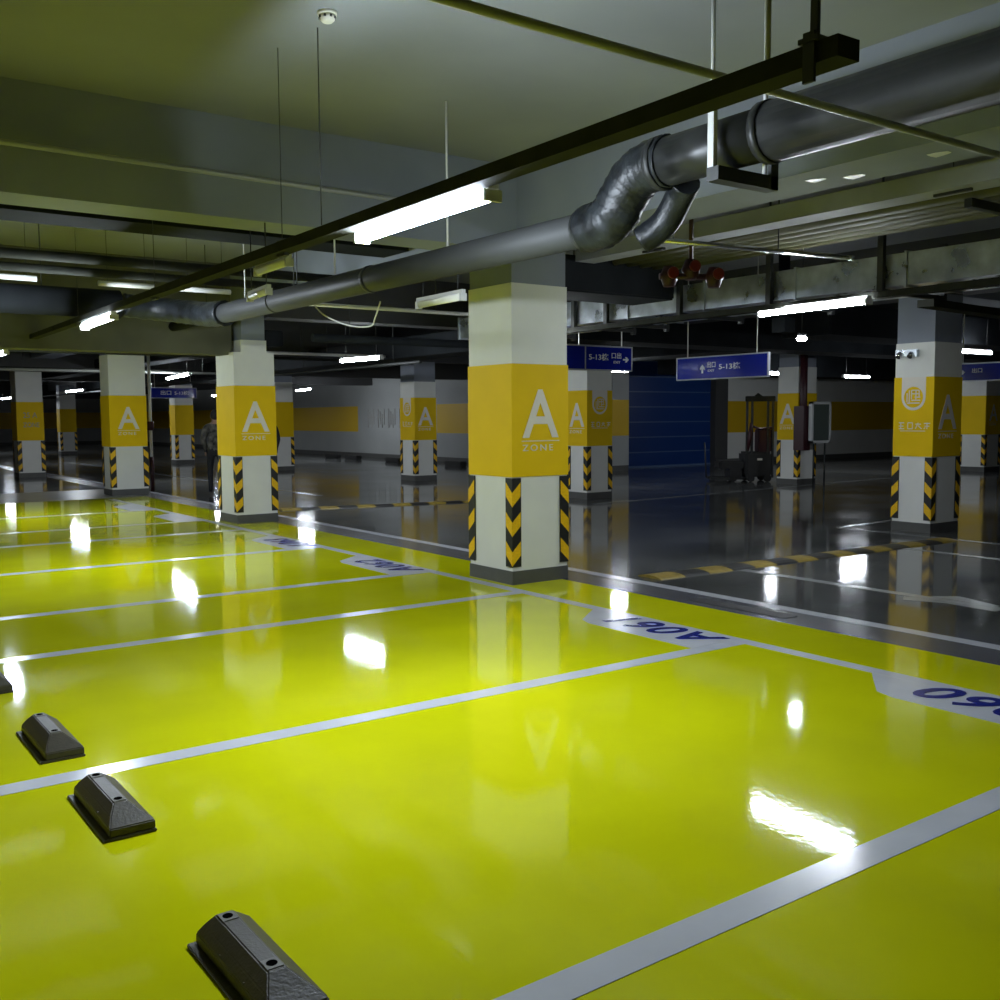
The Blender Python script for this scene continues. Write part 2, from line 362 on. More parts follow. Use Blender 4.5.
def column(label, x0, y0, x1, y1, top=3.24, cap=2.85, a_face=None, logo_face=None, guards=(0, 1, 3), neck=None, band=(1.03, 2.1), skirt=.13, mwhite='white'):
    cx, cy = (x0+x1)/2, (y0+y1)/2; t = thing('concrete_column', label, 'column', (cx, cy, 0), 0, 'white columns with yellow bands')
    hx, hy = (x1-x0)/2, (y1-y0)/2
    bm = NB(); box(bm, (-hx, -hy, 0), (hx, hy, cap), 0)
    if neck: box(bm, (-hx+.12, -hy-.003, cap), (hx-.12, hy-.1, neck), 0)
    if cap < top: box(bm, (-hx+.01 if not neck else -hx+.14, -hy+.01, cap if not neck else neck), (hx-.01 if not neck else hx-.14, hy-.01, top), 1)
    link('shaft', bm, [mwhite, 'beam'], t)
    bm = NB(); box(bm, (-hx-.008, -hy-.008, 0), (hx+.008, hy+.008, skirt)); link('skirting', bm, 'skirt', t)
    bm = NB(); box(bm, (-hx-.009, -hy-.009, band[0]), (hx+.009, hy+.009, band[1])); band_o = link('colour_band', bm, 'yellow', t)
    corners = [((-hx, -hy), 0), ((hx, -hy), math.pi/2), ((hx, hy), math.pi), ((-hx, hy), -math.pi/2)]
    for g in guards:
        (gx, gy), a = corners[g]
        guard(t, (gx, gy, 0), a)
    def fm(face, off=.012):
        if face == '-Y': return plane_mat((0, -hy-off, 0), (1, 0, 0), (0, 0, 1))
        return plane_mat((-hx-off, 0, 0), (0, -1, 0), (0, 0, 1))
    if a_face:
        bm = NB(); mm = fm(a_face)
        text_into(bm, 'A', mm @ Matrix.Translation((0, 1.40, 0)), .46, .44, bold=.012)
        text_into(bm, 'ZONE', mm @ Matrix.Translation((-.035, 1.275, 0)), .06, .37, spacing=1.35)
        v = [mm @ Vector(p) for p in ((-.23, 1.365, 0), (.23, 1.365, 0), (.23, 1.373, 0), (-.23, 1.373, 0))]
        bm.faces.new([bm.verts.new(p) for p in v]); link('zone_lettering', bm, 'letter', band_o)
    if logo_face:
        bm = NB(); mm = fm(logo_face); r = min(.19, hx*.62 if logo_face == '-Y' else hy*.62)
        def face(pts, mi, dz): bm.faces.new([bm.verts.new(mm @ Vector((x, y, dz))) for x, y in pts]).material_index = mi
        n = 20; cz = 1.83
        face([(-r, band[1]), (-r, cz)] + [(r*math.cos(math.pi+math.pi*k/n), cz+r*math.sin(math.pi+math.pi*k/n)) for k in range(1, n)] + [(r, cz), (r, band[1])], 0, 0)
        ri = r*.80; face([(ri*math.cos(2*math.pi*k/32), cz+ri*math.sin(2*math.pi*k/32)) for k in range(32)], 1, .002)
        def st(x0, z0, x1, z1, wd=.012):
            d = Vector((x1-x0, z1-z0)); d.normalize(); s = Vector((-d.y, d.x))*wd
            face([(x0-s.x, z0-s.y), (x1-s.x, z1-s.y), (x1+s.x, z1+s.y), (x0+s.x, z0+s.y)], 0, .004)
        for a in ((-.10, -.07, -.10, .06), (-.065, -.08, -.065, .10), (-.03, -.03, -.03, .10), (-.03, .10, .09, .10), (-.03, .05, .10, .05), (0.02, 0, .11, 0), (.04, .10, .04, -.05), (-.10, -.085, .10, -.085), (-.03, -.045, .11, -.045), (.09, .1, .09, .0)):
            st(a[0]*r/.19, cz+a[1]*r/.19, a[2]*r/.19, cz+a[3]*r/.19, .008*r/.19)
        for i in range(4):
            u = (-.2+i*.133)*r/.19
            for a in [((0, 0, .07, 0), (.03, -.04, .03, .05), (0, .05, .08, .05), (0, -.04, .08, -.04)), ((.01, -.04, .01, .05), (.01, .05, .08, .05), (.08, -.04, .08, .05), (.01, -.04, .08, -.04)), ((0, .03, .08, .03), (.04, .05, 0, -.04), (.04, .01, .09, -.04)), ((0, .04, .09, .04), (.045, -.04, .045, .05), (.01, 0, .08, 0), (.02, -.02, .0, -.04))][i]: st(u+a[0]-.02, 1.44+a[1]*.9, u+a[2]-.02, 1.44+a[3]*.9, .006)
        st(-.2*r/.19, 1.375, .2*r/.19, 1.375, .004)
        link('logo', bm, ['letter', 'yellow'], band_o)
    return t
column('nearest tall white column with yellow A ZONE band beside the green floor', 5.69, 7.66, 6.36, 8.37, a_face='-Y')
column('white column with yellow A band, second back on the green floor', 5.75, 14.77, 6.40, 15.5, cap=2.6, neck=2.79, a_face='-Y')
column('third white column with yellow A band beside the thin standing pipe', 5.81, 21.88, 6.56, 22.53, cap=2.95, a_face='-Y')
c4 = column('leftmost white column in the yellow band row', 5.62, 30.5, 6.30, 31.2, cap=3.0)
for tx, xx, zz, cp, wd in (('25 A', 0, 1.66, .15, .36), ('ZONE', .02, 1.40, .13, .42)):
    bm = NB(); text_into(bm, tx, plane_mat((xx, -.365, zz), (1, 0, 0), (0, 0, 1)), cp, wd); link('lettering', bm, 'ghost', c4)
column('column with round logo and emergency lamp right of the blue sign', 12.6, 7.55, 13.27, 8.12, cap=2.56, top=3.2, a_face='-Y', logo_face='-X')
column('column with A and logo faces peeking out right behind the nearest column', 12.75, 14.75, 13.38, 15.33, cap=2.6, top=3.16, a_face='-X', logo_face='-Y')
column('grey looking far column with A band left of the nearest column', 13.22, 21.9, 13.85, 22.6, cap=2.5, top=3.0, a_face='-Y', logo_face='-X')
column('far white column with A band beside the pallet stacker', 19.1, 14.75, 19.75, 15.32, cap=2.7, top=3.2, a_face='-X')
column('far column with A band at the right edge', 27.2, 14.75, 28.0, 15.5, cap=2.9, top=3.2, a_face='-Y')
column('far column seen just right of the second column', 12.5, 29.0, 13.15, 29.6, cap=2.7, top=2.9)
column('small far column left of the second column', 11.88, 36.2, 12.53, 36.8, cap=2.8, top=2.9)
column('tiny pale far column between the leftmost and third columns', 11.05, 50.0, 11.75, 50.6, cap=2.9, top=3.2)

# ---------------------------------------------------------------- lamps
def lamp(a, b, label, lit=True, wd=.085, group='tube lamps under the ceiling', top=None):
    a, b = Vector(a), Vector(b); L = (b-a).length; ang = math.atan2(b.y-a.y, b.x-a.x)
    t = thing('batten_lamp', label, 'ceiling lamp', a, ang, group)
    bm = NB(); n = 10; h = .05
    prof = [(wd/2*math.cos(math.pi*k/n+math.pi), h*math.sin(math.pi*k/n+math.pi)) for k in range(n+1)]
    A = [bm.verts.new((.02, y, z)) for y, z in prof]; B = [bm.verts.new((L-.02, y, z)) for y, z in prof]
    for i in range(n): bm.faces.new((A[i], B[i], B[i+1], A[i+1])).smooth = True
    bm.faces.new(A); bm.faces.new(B[::-1]); bm.faces.new((A[0], A[-1], B[-1], B[0]))
    link('diffuser', bm, (('lamp' if a.x < 4 else 'lamp_lane') if lit else 'tubeoff'), t)
    bm = NB(); box(bm, (.0, -wd*.35, .001), (L, wd*.35, .028)); link('housing', bm, 'lampbody', t)
    for x in (0, L-.02):
        bm = NB(); box(bm, (x, -wd/2-.004, -h-.004), (x+.02, wd/2+.004, .0)); link('end_cap', bm, 'lampbody', t)
    if top:
        for x in (.12*L, .88*L):
            bm = NB(); tube(bm, [(x, 0, .02), (x, 0, top-a.z)], .005, 6); link('hanging_rod', bm, 'darksteel', t)
    return t
Z = 2.665
lamp((2.77, 3.86, 2.645), (2.81, 5.22, 2.65), 'large lit tube lamp under the dark cable tray, nearest of all')
lamp((2.85, 10.45, 2.64), (2.90, 11.8, 2.64), 'glaring lit tube lamp under the dark tray above the third column')
lamp((3.06, 17.2, Z), (3.1, 18.5, Z), 'lit tube lamp at the left edge above the leftmost column')
lamp((8.47, 5.75, 2.69), (8.60, 7.15, 2.69), 'long lit tube lamp under the metal duct left of the logo column')
for a, b, z, lab in (((8.73, 15.55), (8.62, 16.85), Z, 'lit tube lamp hanging over the lane right of the second column'),
                     ((8.05, 23.4), (8.5, 26.4), Z, 'bright lit lamp in front of the blue sign left of the second column'),
                     ((9.15, 37.6), (9.15, 40.2), Z, 'small lit lamp left of the third column'),
                     ((17.3, 9.9), (18.35, 9.9), 2.74, 'lit lamp just right of the logo column head'),
                     ((23.9, 17.0), (25.1, 17.0), Z, 'lit lamp above the far yellow wall left of the logo column'),
                     ((19.9, 16.3), (20.6, 16.3), Z-.02, 'short lit lamp at the right end of the wide blue sign'),
                     ((15.9, 33.4), (16.4, 35.8), Z, 'small lit lamp in front of the far white wall'),
                     ((9.4, 52.0), (9.45, 54.8), Z, 'tiny lit lamp at the far left edge'),
                     ((16.5, 45.2), (16.95, 45.2), Z, 'tiny lit lamp touching the left side of the second column'),
                     ((7.6, 10.55), (8.62, 10.55), Z, 'lit lamp mostly hidden behind the head of the nearest column'),
                     ((15.0, 17.0), (15.9, 17.0), Z-.02, 'lit lamp hidden behind the blue 5-13 sign by the nearest column')):
    lamp((*a, z), (*b, z), lab, top=2.85 if a[0] == 15.0 else ZC)
lamp((2.88, 6.35, Z), (2.90, 6.95, Z), 'short unlit tube lamp further along the dark tray', lit=False, wd=.05)
lamp((4.16, 6.18, 2.5), (4.18, 6.85, 2.5), 'unlit white tube lamp left of the nearest column head', lit=False, wd=.045, top=2.64)
lamp((3.31, 7.70, 2.64), (3.37, 8.25, 2.64), 'unlit white tube lamp above the second column', lit=False, wd=.05, top=3.16)
# small round lamp
t = thing('round_lamp', 'small round ceiling lamp above the wide blue sign', 'ceiling lamp', (11.73, 9.02, 2.66))
bm = NB(); tube(bm, [(0, 0, .03), (0, 0, 0), (0, 0, -.03)], .09, 20, radii=[.05, .075, .05]); link('diffuser', bm, 'lamp_lane', t)
bm = NB(); tube(bm, [(0, 0, .03), (0, 0, .08)], .06, 16); tube(bm, [(0, 0, .08), (0, 0, 1.27)], .008, 8); link('stem', bm, 'darksteel', t)

# ---------------------------------------------------------------- cable trays
def tray(label, p, q, wd, h, hang=(), m_='tray', name='cable_tray', cat='cable tray', hm='darksteel', hz=ZC):
    t = thing(name, label, cat, p); p, q = Vector(p), Vector(q)
    bm = NB(); bar(bm, (0, 0, 0), q-p, wd, h); link('channel', bm, m_, t)
    for f in hang:
        c = (q-p)*f
        bm = NB(); bar(bm, c+Vector((0, 0, -h/2-.02)), c+Vector((0, 0, h/2+.02)), wd+.03, .03)
        tube(bm, [c+Vector((0, 0, h/2)), Vector((c.x, c.y, hz-p.z))], .003, 8); link('hanger', bm, hm, t)
    return t
tr = tray('long dark cable tray crossing above the green bays, carrying the big lamp', (2.61, 1.86, 2.665), (3.13, 19.0, 2.745), .10, .062, (.25, .42, .6, .8))
bm = NB(); box(bm, (-.062, .075, -.085), (-.050, .115, .06)); box(bm, (-.066, .06, .03), (.06, .13, .045)); box(bm, (-.035, .085, .03), (-.02, .11, .26)); tube(bm, [(-.02, .1, .2), (-.02, .1, ZC-2.665)], .008, 8)
link('strut', bm, 'darksteel', tr)
tray('dark rail carrying lamps under the long metal duct', (8.53, -2, 2.725), (8.63, 10.3, 2.725), .13, .06, ())
tray('black cable tray crossing over the logo column', (8.8, 5.38, 2.63), (19, 6.35, 2.63), .16, .07, (.3, .8))
tray('white metal cable trunk hung along the lane at right', (7.1, -2, 3.29), (7.1, 8.25, 3.29), .26, .14, (.3, .6, .9), 'trunkmetal', hm='darksteel')
# white stains on the beam underside
for x, y, lab in ((6.05, 4.55, 'left white patch stuck to the beam underside'), (6.18, 4.33, 'middle white patch stuck to the beam underside'), (6.1, 3.66, 'large right white patch stuck to the beam underside')):
    bm = NB(); poly(bm, [(x+.05*math.cos(k)*(1+.4*math.sin(3*k+x)), y+.09*math.sin(k)*(1+.3*math.cos(2*k))) for k in [2*math.pi*i/10 for i in range(10)]], 3.237, .003)
    tag(link('plaster_patch', bm, 'whitepipe'), lab, 'plaster patch', 'white patches on the beam')

# ---------------------------------------------------------------- pipes
def pipe(label, pts, r, m_, hang=(), name='pipe', cat='pipe', collars=(), n=14, hr=.006, hm='darksteel'):
    t = thing(name, label, cat, pts[0]); o = Vector(pts[0]); P = [Vector(p)-o for p in pts]
    bm = NB(); tube(bm, P, r, n); link('pipe_run', bm, m_, t)
    for hx in hang:
        p = Vector(hx)-o; bm = NB(); tube(bm, [p, Vector((p.x, p.y, ZC-o.z))], hr, 8); link('hanger_rod', bm, hm, t)
    for a, b in collars:
        a, b = Vector(a)-o, Vector(b)-o; bm = NB(); tube(bm, [a, b], r*1.12, n+6); link('coupling', bm, m_, t)
    return t
def smooth(pts, k=8):     # Catmull-Rom through points
    P = [Vector(p) for p in pts]; out = []
    for i in range(len(P)-1):
        p0, p1, p2, p3 = P[max(i-1, 0)], P[i], P[i+1], P[min(i+2, len(P)-1)]
        for j in range(k):
            t = j/k; out.append(.5*((2*p1)+(p2-p0)*t+(2*p0-5*p1+4*p2-p3)*t*t+(3*p1-p0-3*p2+p3)*t**3))
    out.append(P[-1]); return out
def duct(label, lo, hi, m_='darkduct'):
    bm = NB(); box(bm, lo, hi, bev=.02); return tag(link('air_duct', bm, m_), label, 'duct')
# big drain pipe: one run, two heights, elbow wrapped in foil
XL = 4.2
bp = thing('drain_pipe', 'thick grey drain pipe dropping through a wrapped bend, left of the nearest column head', 'pipe', (XL, 0, 0))
bm = NB(); tube(bm, [(0, -3, 3.03), (0, 3.45, 3.03)], .150, 24); tube(bm, [(0, 3.45, 3.03), (0, 4.22, 3.03)], .135, 24); link('upper_run', bm, 'darkpipe', bp)
bm = NB(); tube(bm, [(0, 4.8, 2.76), (0, 11.0, 2.77)], .108, 24); link('lower_run', bm, 'greypipe', bp)
bm = NB(); tube(bm, smooth([(0, 4.15, 3.03), (0, 4.30, 3.03), (0, 4.43, 2.99), (0, 4.53, 2.90), (0, 4.60, 2.82), (0, 4.70, 2.77), (0, 4.86, 2.76)]), .145, 20, radii=None); 
for v in bm.verts: v.co += Vector((random.uniform(-.006, .006), random.uniform(-.006, .006), random.uniform(-.006, .006)))
link('wrapped_bend', bm, 'wrap', bp)
bm = NB(); tube(bm, smooth([(.12, 4.14, 2.93), (.17, 4.24, 2.87), (.18, 4.37, 2.74), (.12, 4.5, 2.65)]), .085, 14); link('wrapped_branch', bm, 'wrap', bp)
for y, r, z in ((3.42, .158, 3.03), (4.18, .152, 3.03), (4.84, .13, 2.76), (7.6, .115, 2.765), (9.6, .115, 2.77)):
    bm = NB(); tube(bm, [(0, y, z), (0, y+.05, z)], r, 24); link('coupling', bm, 'darkpipe' if z > 3 else 'greypipe', bp)
bm = NB(); tube(bm, smooth([(0, 11.0, 2.77), (0, 11.5, 2.80), (-.05, 12.0, 2.86), (-.3, 12.38, 2.92), (-.7, 12.4, 2.95)]), .14, 20)
for v in bm.verts: v.co += Vector((random.uniform(-.008, .008), random.uniform(-.008, .008), random.uniform(-.008, .008)))
link('wrapped_bend', bm, 'wrap', bp)
for y, zb in ((6.45, 2.74), (8.3, 2.74), (10.4, 2.74)):
    bm = NB(); tube(bm, [(0, y, zb+.1), (0, y, ZC)], .008, 8); link('hanger_rod', bm, 'whitepipe', bp)
t = thing('pipe_bracket', 'steel bracket with black channel holding the thick drain pipe at upper right', 'bracket', (XL, 3.5, 0))
bm = NB(); box(bm, (-.205, .14, 2.86), (-.175, .18, 3.23)); link('upright', bm, 'alu', t)
bm = NB(); box(bm, (-.21, .10, 2.80), (.26, .18, 2.87)); box(bm, (.2, .10, 2.80), (.26, .12, 2.95)); link('channel', bm, 'darksteel', t)
for x in (-.19, .22):
    bm = NB(); tube(bm, [(x, .16, 2.87), (x, .16, ZC)], .012, 8); link('rod', bm, 'alu', t)
pipe('dark wide pipe running left above the third column', [(-2.9, 12.4, 2.95), (3.45, 12.4, 2.95)], .165, 'darkduct', hang=((.5, 12.4, 3.0), (2.6, 12.4, 3.0)), n=24)
pipe('thin sprinkler pipe crossing the picture top under the slab', [(-1, 2.66, 2.86), (5.75, 2.66, 2.86)], .017, 'conduit', hang=((3.22, 2.66, 2.87),), hr=.012, hm='conduit')
pipe('thin bright conduit running along the big beam face at upper left', [(X0+.05, 7.60, 3.50), (5.0, 7.60, 3.44)], .02, 'conduit')
pipe('upper dark pipe in the bay behind the big beam', [(X0+.05, 11.0, 3.24), (5.7, 11.0, 3.24)], .05, 'tray')
pipe('lower dark pipe in the bay behind the big beam', [(X0+.05, 11.3, 3.15), (5.7, 11.3, 3.15)], .045, 'tray')
for xa, xb, lab in ((X0+.05, 2.45, 'long white strip behind the dark pipes at the left edge'), (3.09, 3.71, 'short white strip behind the dark pipes above the third column'), (4.0, 4.62, 'short white strip just left of the second column head')):
    pipe(lab, [(xa, 11.9, 3.12), (xb, 11.9, 3.12)], .03, 'whitepipe', hang=((max(xa, 0)+.1, 11.9, 3.12), (xb-.1, 11.9, 3.12)), hr=.003, name='conduit')  # plain white rods drawn where bright strips run behind the dark pipes
bm = NB(); box(bm, (X0+.05, 9.6, 3.40), (5.75, 10.15, 3.62)); tag(link('air_duct', bm, 'darkduct'), 'dark flat box added for the dark strip behind the big beam at upper left', 'duct')  # box added to darken the strip of slab behind the beam
# bundle of painted pipes
for i in range(5):
    x = 7.55+i*.2
    lab = ['pipe of the yellowish bundle, the one nearest the white trunk', 'second pipe of the yellowish bundle under the slab', 'middle pipe of the yellowish bundle under the slab', 'fourth pipe of the yellowish bundle under the slab', 'pipe of the yellowish bundle nearest the metal duct'][i]
    t = pipe(lab, [(x, -2, 3.28), (x, 8.27, 3.28)], .05, 'olivepipe', name='service_pipe'); t['group'] = 'bundle of painted pipes'
bm = NB(); box(bm, (7.45, 4.2, 3.16), (8.5, 4.26, 3.225)); tag(link('pipe_support', bm, 'darksteel'), 'dark steel bar under the bundle of yellowish pipes', 'bracket')
pipe('thin steel branch pipe with sprinkler end left of the metal duct', [(5.9, 6.12, 3.05), (8.25, 5.80, 3.05)], .022, 'chrome', hang=((7.35, 5.92, 3.06),(6.2, 6.08, 3.06)), collars=(((8.2, 5.805, 3.05), (8.27, 5.80, 3.05)),))
duct('dark flat duct crossing above the valves behind the nearest column', (6.5, 8.3, 2.92), (8.5, 9.0, 3.3))
t = thing('valve_assembly', 'dark red sprinkler valves among the pipes right of the nearest column', 'valve', (6.72, 6.42, 2.88))
for dx, dy, dz in ((-.12, .1, -.04), (.05, 0, .02), (.22, -.12, -.05)):
    bm = NB(); tube(bm, [(dx, dy, dz-.09), (dx, dy, dz), (dx, dy, dz+.09)], .07, 14, radii=[.05, .085, .05]); link('valve_body', bm, 'darkred', t)
    bm = NB(); tube(bm, [(dx-.04, dy-.08, dz+.02), (dx-.05, dy-.11, dz+.02)], .05, 14); link('flange', bm, 'red', t)
bm = NB(); tube(bm, [(.05, 0, .05), (.05, 0, ZC-2.88)], .02, 10); tube(bm, [(-.2, .14, -.04), (.3, -.16, -.04)], .03, 10); link('feed_pipe', bm, 'darkred', t)

# ---------------------------------------------------------------- galvanised duct
t = thing('air_duct', 'long galvanised air duct with black straps above the logo column', 'duct', (8.66, 0, 0))
bm = NB(); ys = [-2+1.25*k for k in range(13)]
for a, b in zip(ys[:-1], ys[1:]):
    box(bm, (0, a+.012, 2.80), (.95, b-.012, 3.10)); box(bm, (-.015, b-.012, 2.785), (.965, b+.012, 3.115))
link('duct_body', bm, 'galv', t)
for y in (.6, 1.9, 3.2, 4.45, 5.73, 7.05, 8.34, 9.6, 10.23, 11.5):
    bm = NB(); box(bm, (-.07, y-.03, 2.71), (-.02, y+.03, 3.3)); box(bm, (-.06, y-.025, 2.74), (1.05, y+.025, 2.785)); box(bm, (.99, y-.03, 2.71), (1.04, y+.03, 3.3)); tube(bm, [(-.045, y, 3.29), (-.045, y, ZC-.003)], .012, 8); link('strap', bm, 'darksteel', t)
duct('dark duct crossing high beyond the blue signs', (9.9, 12.6, 2.85), (26.0, 13.5, 3.4))
duct('dark duct running over the far lane left of the nearest column', (10.4, 14, 2.8), (11.2, 44, 3.2))
duct('broad dark duct over the aisle near the blue shutter', (15.2, 13.6, 2.85), (16.4, 21.8, 3.3))
duct('dark duct deep behind the second column', (7.4, 18, 2.95), (8.0, 40, 3.25), 'darkduct')
duct('dark duct hung in front of the far yellow wall', (20.2, 19.2, 2.75), (44.0, 20.4, 3.4))
duct('dark duct far right behind the logo column', (14.0, 10.2, 2.9), (44.0, 11.2, 3.4))
pipe('dark pipe over the bays right of the second column', [(4.9, 9.2, 2.95), (4.9, 14.9, 2.95)], .07, 'darkduct', hang=((4.9, 10.7, 2.95), (4.9, 13.5, 2.95)))
pipe('dark pipe crossing behind the second column head', [(6.4, 13.4, 2.75), (12.5, 13.4, 2.75)], .06, 'darkduct', hang=((7, 13.4, 2.75), (9.5, 13.4, 2.75)))
pipe('slim dark pipe along the far lane', [(9.8, 16, 2.62), (9.8, 60, 2.62)], .03, 'darksteel', hang=((9.8, 17, 2.62), (9.8, 21, 2.62), (9.8, 28, 2.62)))
pipe('white pipe high above the bay between the nearest and second columns', [(4.5, 10.4, 2.86), (7.2, 10.4, 2.86)], .022, 'whitepipe', hang=((4.8, 10.4, 2.86), (6.6, 10.4, 2.86)))
pipe('hanging white cable end left of the nearest column head', smooth([(5.0, 10.4, 2.85), (5.03, 10.2, 2.72), (5.15, 9.9, 2.60), (5.2, 9.5, 2.56), (5.1, 9.2, 2.62), (5.05, 9.0, 2.76)], 6), .008, 'whitepipe', cat='cable', name='cable')
for i, (y, z, m_) in enumerate(((18.2, 2.84, 'whitepipe'), (19.4, 2.82, 'tray'), (25.2, 2.75, 'conduit'), (26.6, 2.85, 'tray'))):
    pipe(['white pipe crossing above the third column', 'dark pipe crossing above the third column', 'grey pipe crossing above the leftmost column', 'dark pipe crossing above the leftmost column'][i], [(X0+.05, y, z), (10.3, y, z)], .03, m_, hang=((-1, y, z), (4.8, y, z), (9.0, y, z)))

# ---------------------------------------------------------------- hanging signs
def sign(label, p, q, z0, z1, texts, splits=(), hz=ZC, rods=(.12, .88), arrow=None):
    p, q = Vector((*p, 0)), Vector((*q, 0)); L = (q-p).length; t = thing('hanging_sign', label, 'sign', (p.x, p.y, z0), math.atan2(q.y-p.y, q.x-p.x), 'blue direction signs')
    H = z1-z0
    bm = NB(); box(bm, (0, 0, 0), (L, .03, H)); pn = link('panel', bm, 'signblue', t)
    bm = NB(); e = .009
    for lo, hi in (((-e, -.006, -e), (L+e, .036, e)), ((-e, -.006, H-e), (L+e, .036, H+e)), ((-e, -.006, 0), (e, .036, H)), ((L-e, -.006, 0), (L+e, .036, H))): box(bm, lo, hi)
    for s in splits: box(bm, (s*L-.008, -.006, 0), (s*L+.008, .036, H))
    link('edge_trim', bm, 'signtrim', t)
    bm = NB()
    for s, cx, cz, cap, wd in texts: text_into(bm, s, plane_mat((cx*L, -.004, cz*H), (1, 0, 0), (0, 0, 1)), cap*H, wd*L, bold=.01)
    link('lettering', bm, 'signtext', pn)
    if arrow:
        ax, az, sz, ang = arrow; bm = NB(); pts = [(-.5, -.11), (.02, -.11), (-.14, -.36), (.12, -.36), (.5, 0), (.12, .36), (-.14, .36), (.02, .11), (-.5, .11)]
        c_, s_ = math.cos(ang), math.sin(ang)
        vs = [bm.verts.new((ax*L+sz*(u*c_-v*s_), -.008, az*H+sz*(u*s_+v*c_))) for u, v in pts]; ws = [bm.verts.new((v.co.x, .002, v.co.z)) for v in vs]
        for q4 in ((0, 1, 7, 8),): bm.faces.new([vs[i] for i in q4])
        bm.faces.new([vs[i] for i in (1, 2, 3, 4, 5, 6, 7)])
        for i in range(9): bm.faces.new((vs[i], vs[(i+1) % 9], ws[(i+1) % 9], ws[i]))
        link('arrow', bm, 'signtext', pn)
    for f in rods:
        bm = NB(); tube(bm, [(f*L, .015, H), (f*L, .015, hz-z0)], .008, 8); link('hanging_rod', bm, 'whitepipe', t)
    return t
sign('blue sign with 5-13 and a right arrow peeking out behind the nearest column', (7.9, 10.2), (9.62, 10.2), 2.215, 2.53,
     [('5-13栋', .65, .40, .30, .20), ('口出', .835, .50, .26, .10), ('EXIT', .84, .30, .10, .07)], (.515,), hz=2.742, rods=(.46, .9), arrow=(.935, .47, .10, 0))
sign('wide blue sign with up arrow and 5-13 hanging in front of the blue shutter', (11.4, 11.08), (11.4, 9.33), 2.145, 2.475,
     [('出口', .40, .50, .27, .095), ('EXIT', .40, .32, .10, .075), ('5-13栋', .60, .38, .30, .23)], arrow=(.30, .46, .13, math.pi/2))
sign('blue sign half hidden behind the logo column at the right edge', (16.0, 9.3), (16.0, 7.6), 2.14, 2.42,
     [('出口', .27, .45, .28, .10)], arrow=(.12, .5, .1, 0))
sign('blue sign with white letters left of the second column', (9.1, 30), (10.5, 30), 2.22, 2.52,
     [('出口', .35, .3, .45, .22), ('5-13栋', .68, .3, .40, .30)])

# ---------------------------------------------------------------- standing pipe, cabinet, emergency lamp, detector
t = thing('standing_pipe', 'thin white vertical pipe with a dark red joint right of the third column', 'pipe', (7.0, 23.05, 0))
bm = NB(); tube(bm, [(0, 0, 0), (0, 0, ZC)], .035, 12); link('pipe_run', bm, 'whitepipe', t)
bm = NB(); tube(bm, [(0, 0, 1.35), (0, 0, 1.55)], .075, 12); link('joint', bm, 'darkred', t)
bm = NB(); tube(bm, [(0, 0, 0), (0, 0, .75)], .045, 12); link('painted_foot', bm, 'darkred', t)
t = thing('emergency_lamp', 'twin head emergency lamp high on the logo column', 'emergency lamp', (12.58, 7.93, 2.40))
bm = NB(); box(bm, (-.05, -.16, -.03), (0.02, .16, .07), bev=.006); link('body', bm, 'galv', t)
for y in (-.08, .09):
    bm = NB(); tube(bm, [(-.09, y, -.03), (-.04, y, .02)], .035, 14); link('lamp_head', bm, 'chrome', t)
t = thing('notice_board', 'framed notice board on black posts beside the far A column', 'notice board', (19.08, 14.34, 0))
bm = NB(); box(bm, (0, 0, 1.0), (.62, .06, 1.86)); link('glass_panel', bm, 'glassdark', t)
bm = NB()
for lo, hi in (((-.04, -.015, .96), (.66, .075, 1.02)), ((-.04, -.015, 1.84), (.66, .075, 1.90)), ((-.04, -.015, .96), (.02, .075, 1.9)), ((.60, -.015, .96), (.66, .075, 1.9))): box(bm, lo, hi)
link('frame', bm, 'alu', t)
for x in (.1, .5):
    bm = NB(); tube(bm, [(x, .03, 0), (x, .03, 1.0)], .02, 8); link('post', bm, 'darksteel', t)
t = thing('riser_pipe', 'dark red vertical fire pipe with a red box beside the notice board', 'pipe', (19.02, 14.55, 0))
bm = NB(); tube(bm, [(0, 0, .9), (0, 0, 3.2)], .085, 14); link('pipe_run', bm, 'darkred', t)
bm = NB(); box(bm, (-.10, -.1, .80), (.14, .19, 1.80), bev=.01); link('hose_box', bm, 'darkred', t)
t = thing('smoke_detector', 'round white smoke detector on the slab at top left', 'smoke detector', (2.74, 5.45, ZC))
bm = NB(); tube(bm, [(0, 0, 0), (0, 0, -.02)], .055, 24); link('base', bm, 'plastic', t)
bm = NB(); tube(bm, [(0, 0, -.02), (0, 0, -.045), (0, 0, -.06)], .05, 24, radii=[.046, .044, .028]); link('sensor_head', bm, 'plastic', t)
bm = NB()
for k in range(8): a = k*math.pi/4; box(bm, (.043*math.cos(a)-.006, .043*math.sin(a)-.006, -.04), (.043*math.cos(a)+.006, .043*math.sin(a)+.006, -.026))
link('vent_slot', bm, 'black', t)
bm = NB(); tube(bm, [(2.80, 5.7, ZC), (2.80, 5.7, 2.77)], .004, 8); tag(link('drop_rod', bm, 'darksteel'), 'thin rod dropping from the slab beside the smoke detector', 'rod')
bm = NB(); tube(bm, [(10.3, 8.2, ZC), (10.3, 8.2, 2.8)], .07, 12); box(bm, (10.2, 8.1, 2.62), (10.4, 8.3, 2.8)); tag(link('ceiling_speaker', bm, 'darkduct'), 'small dark device hanging between the two blue signs', 'ceiling device')

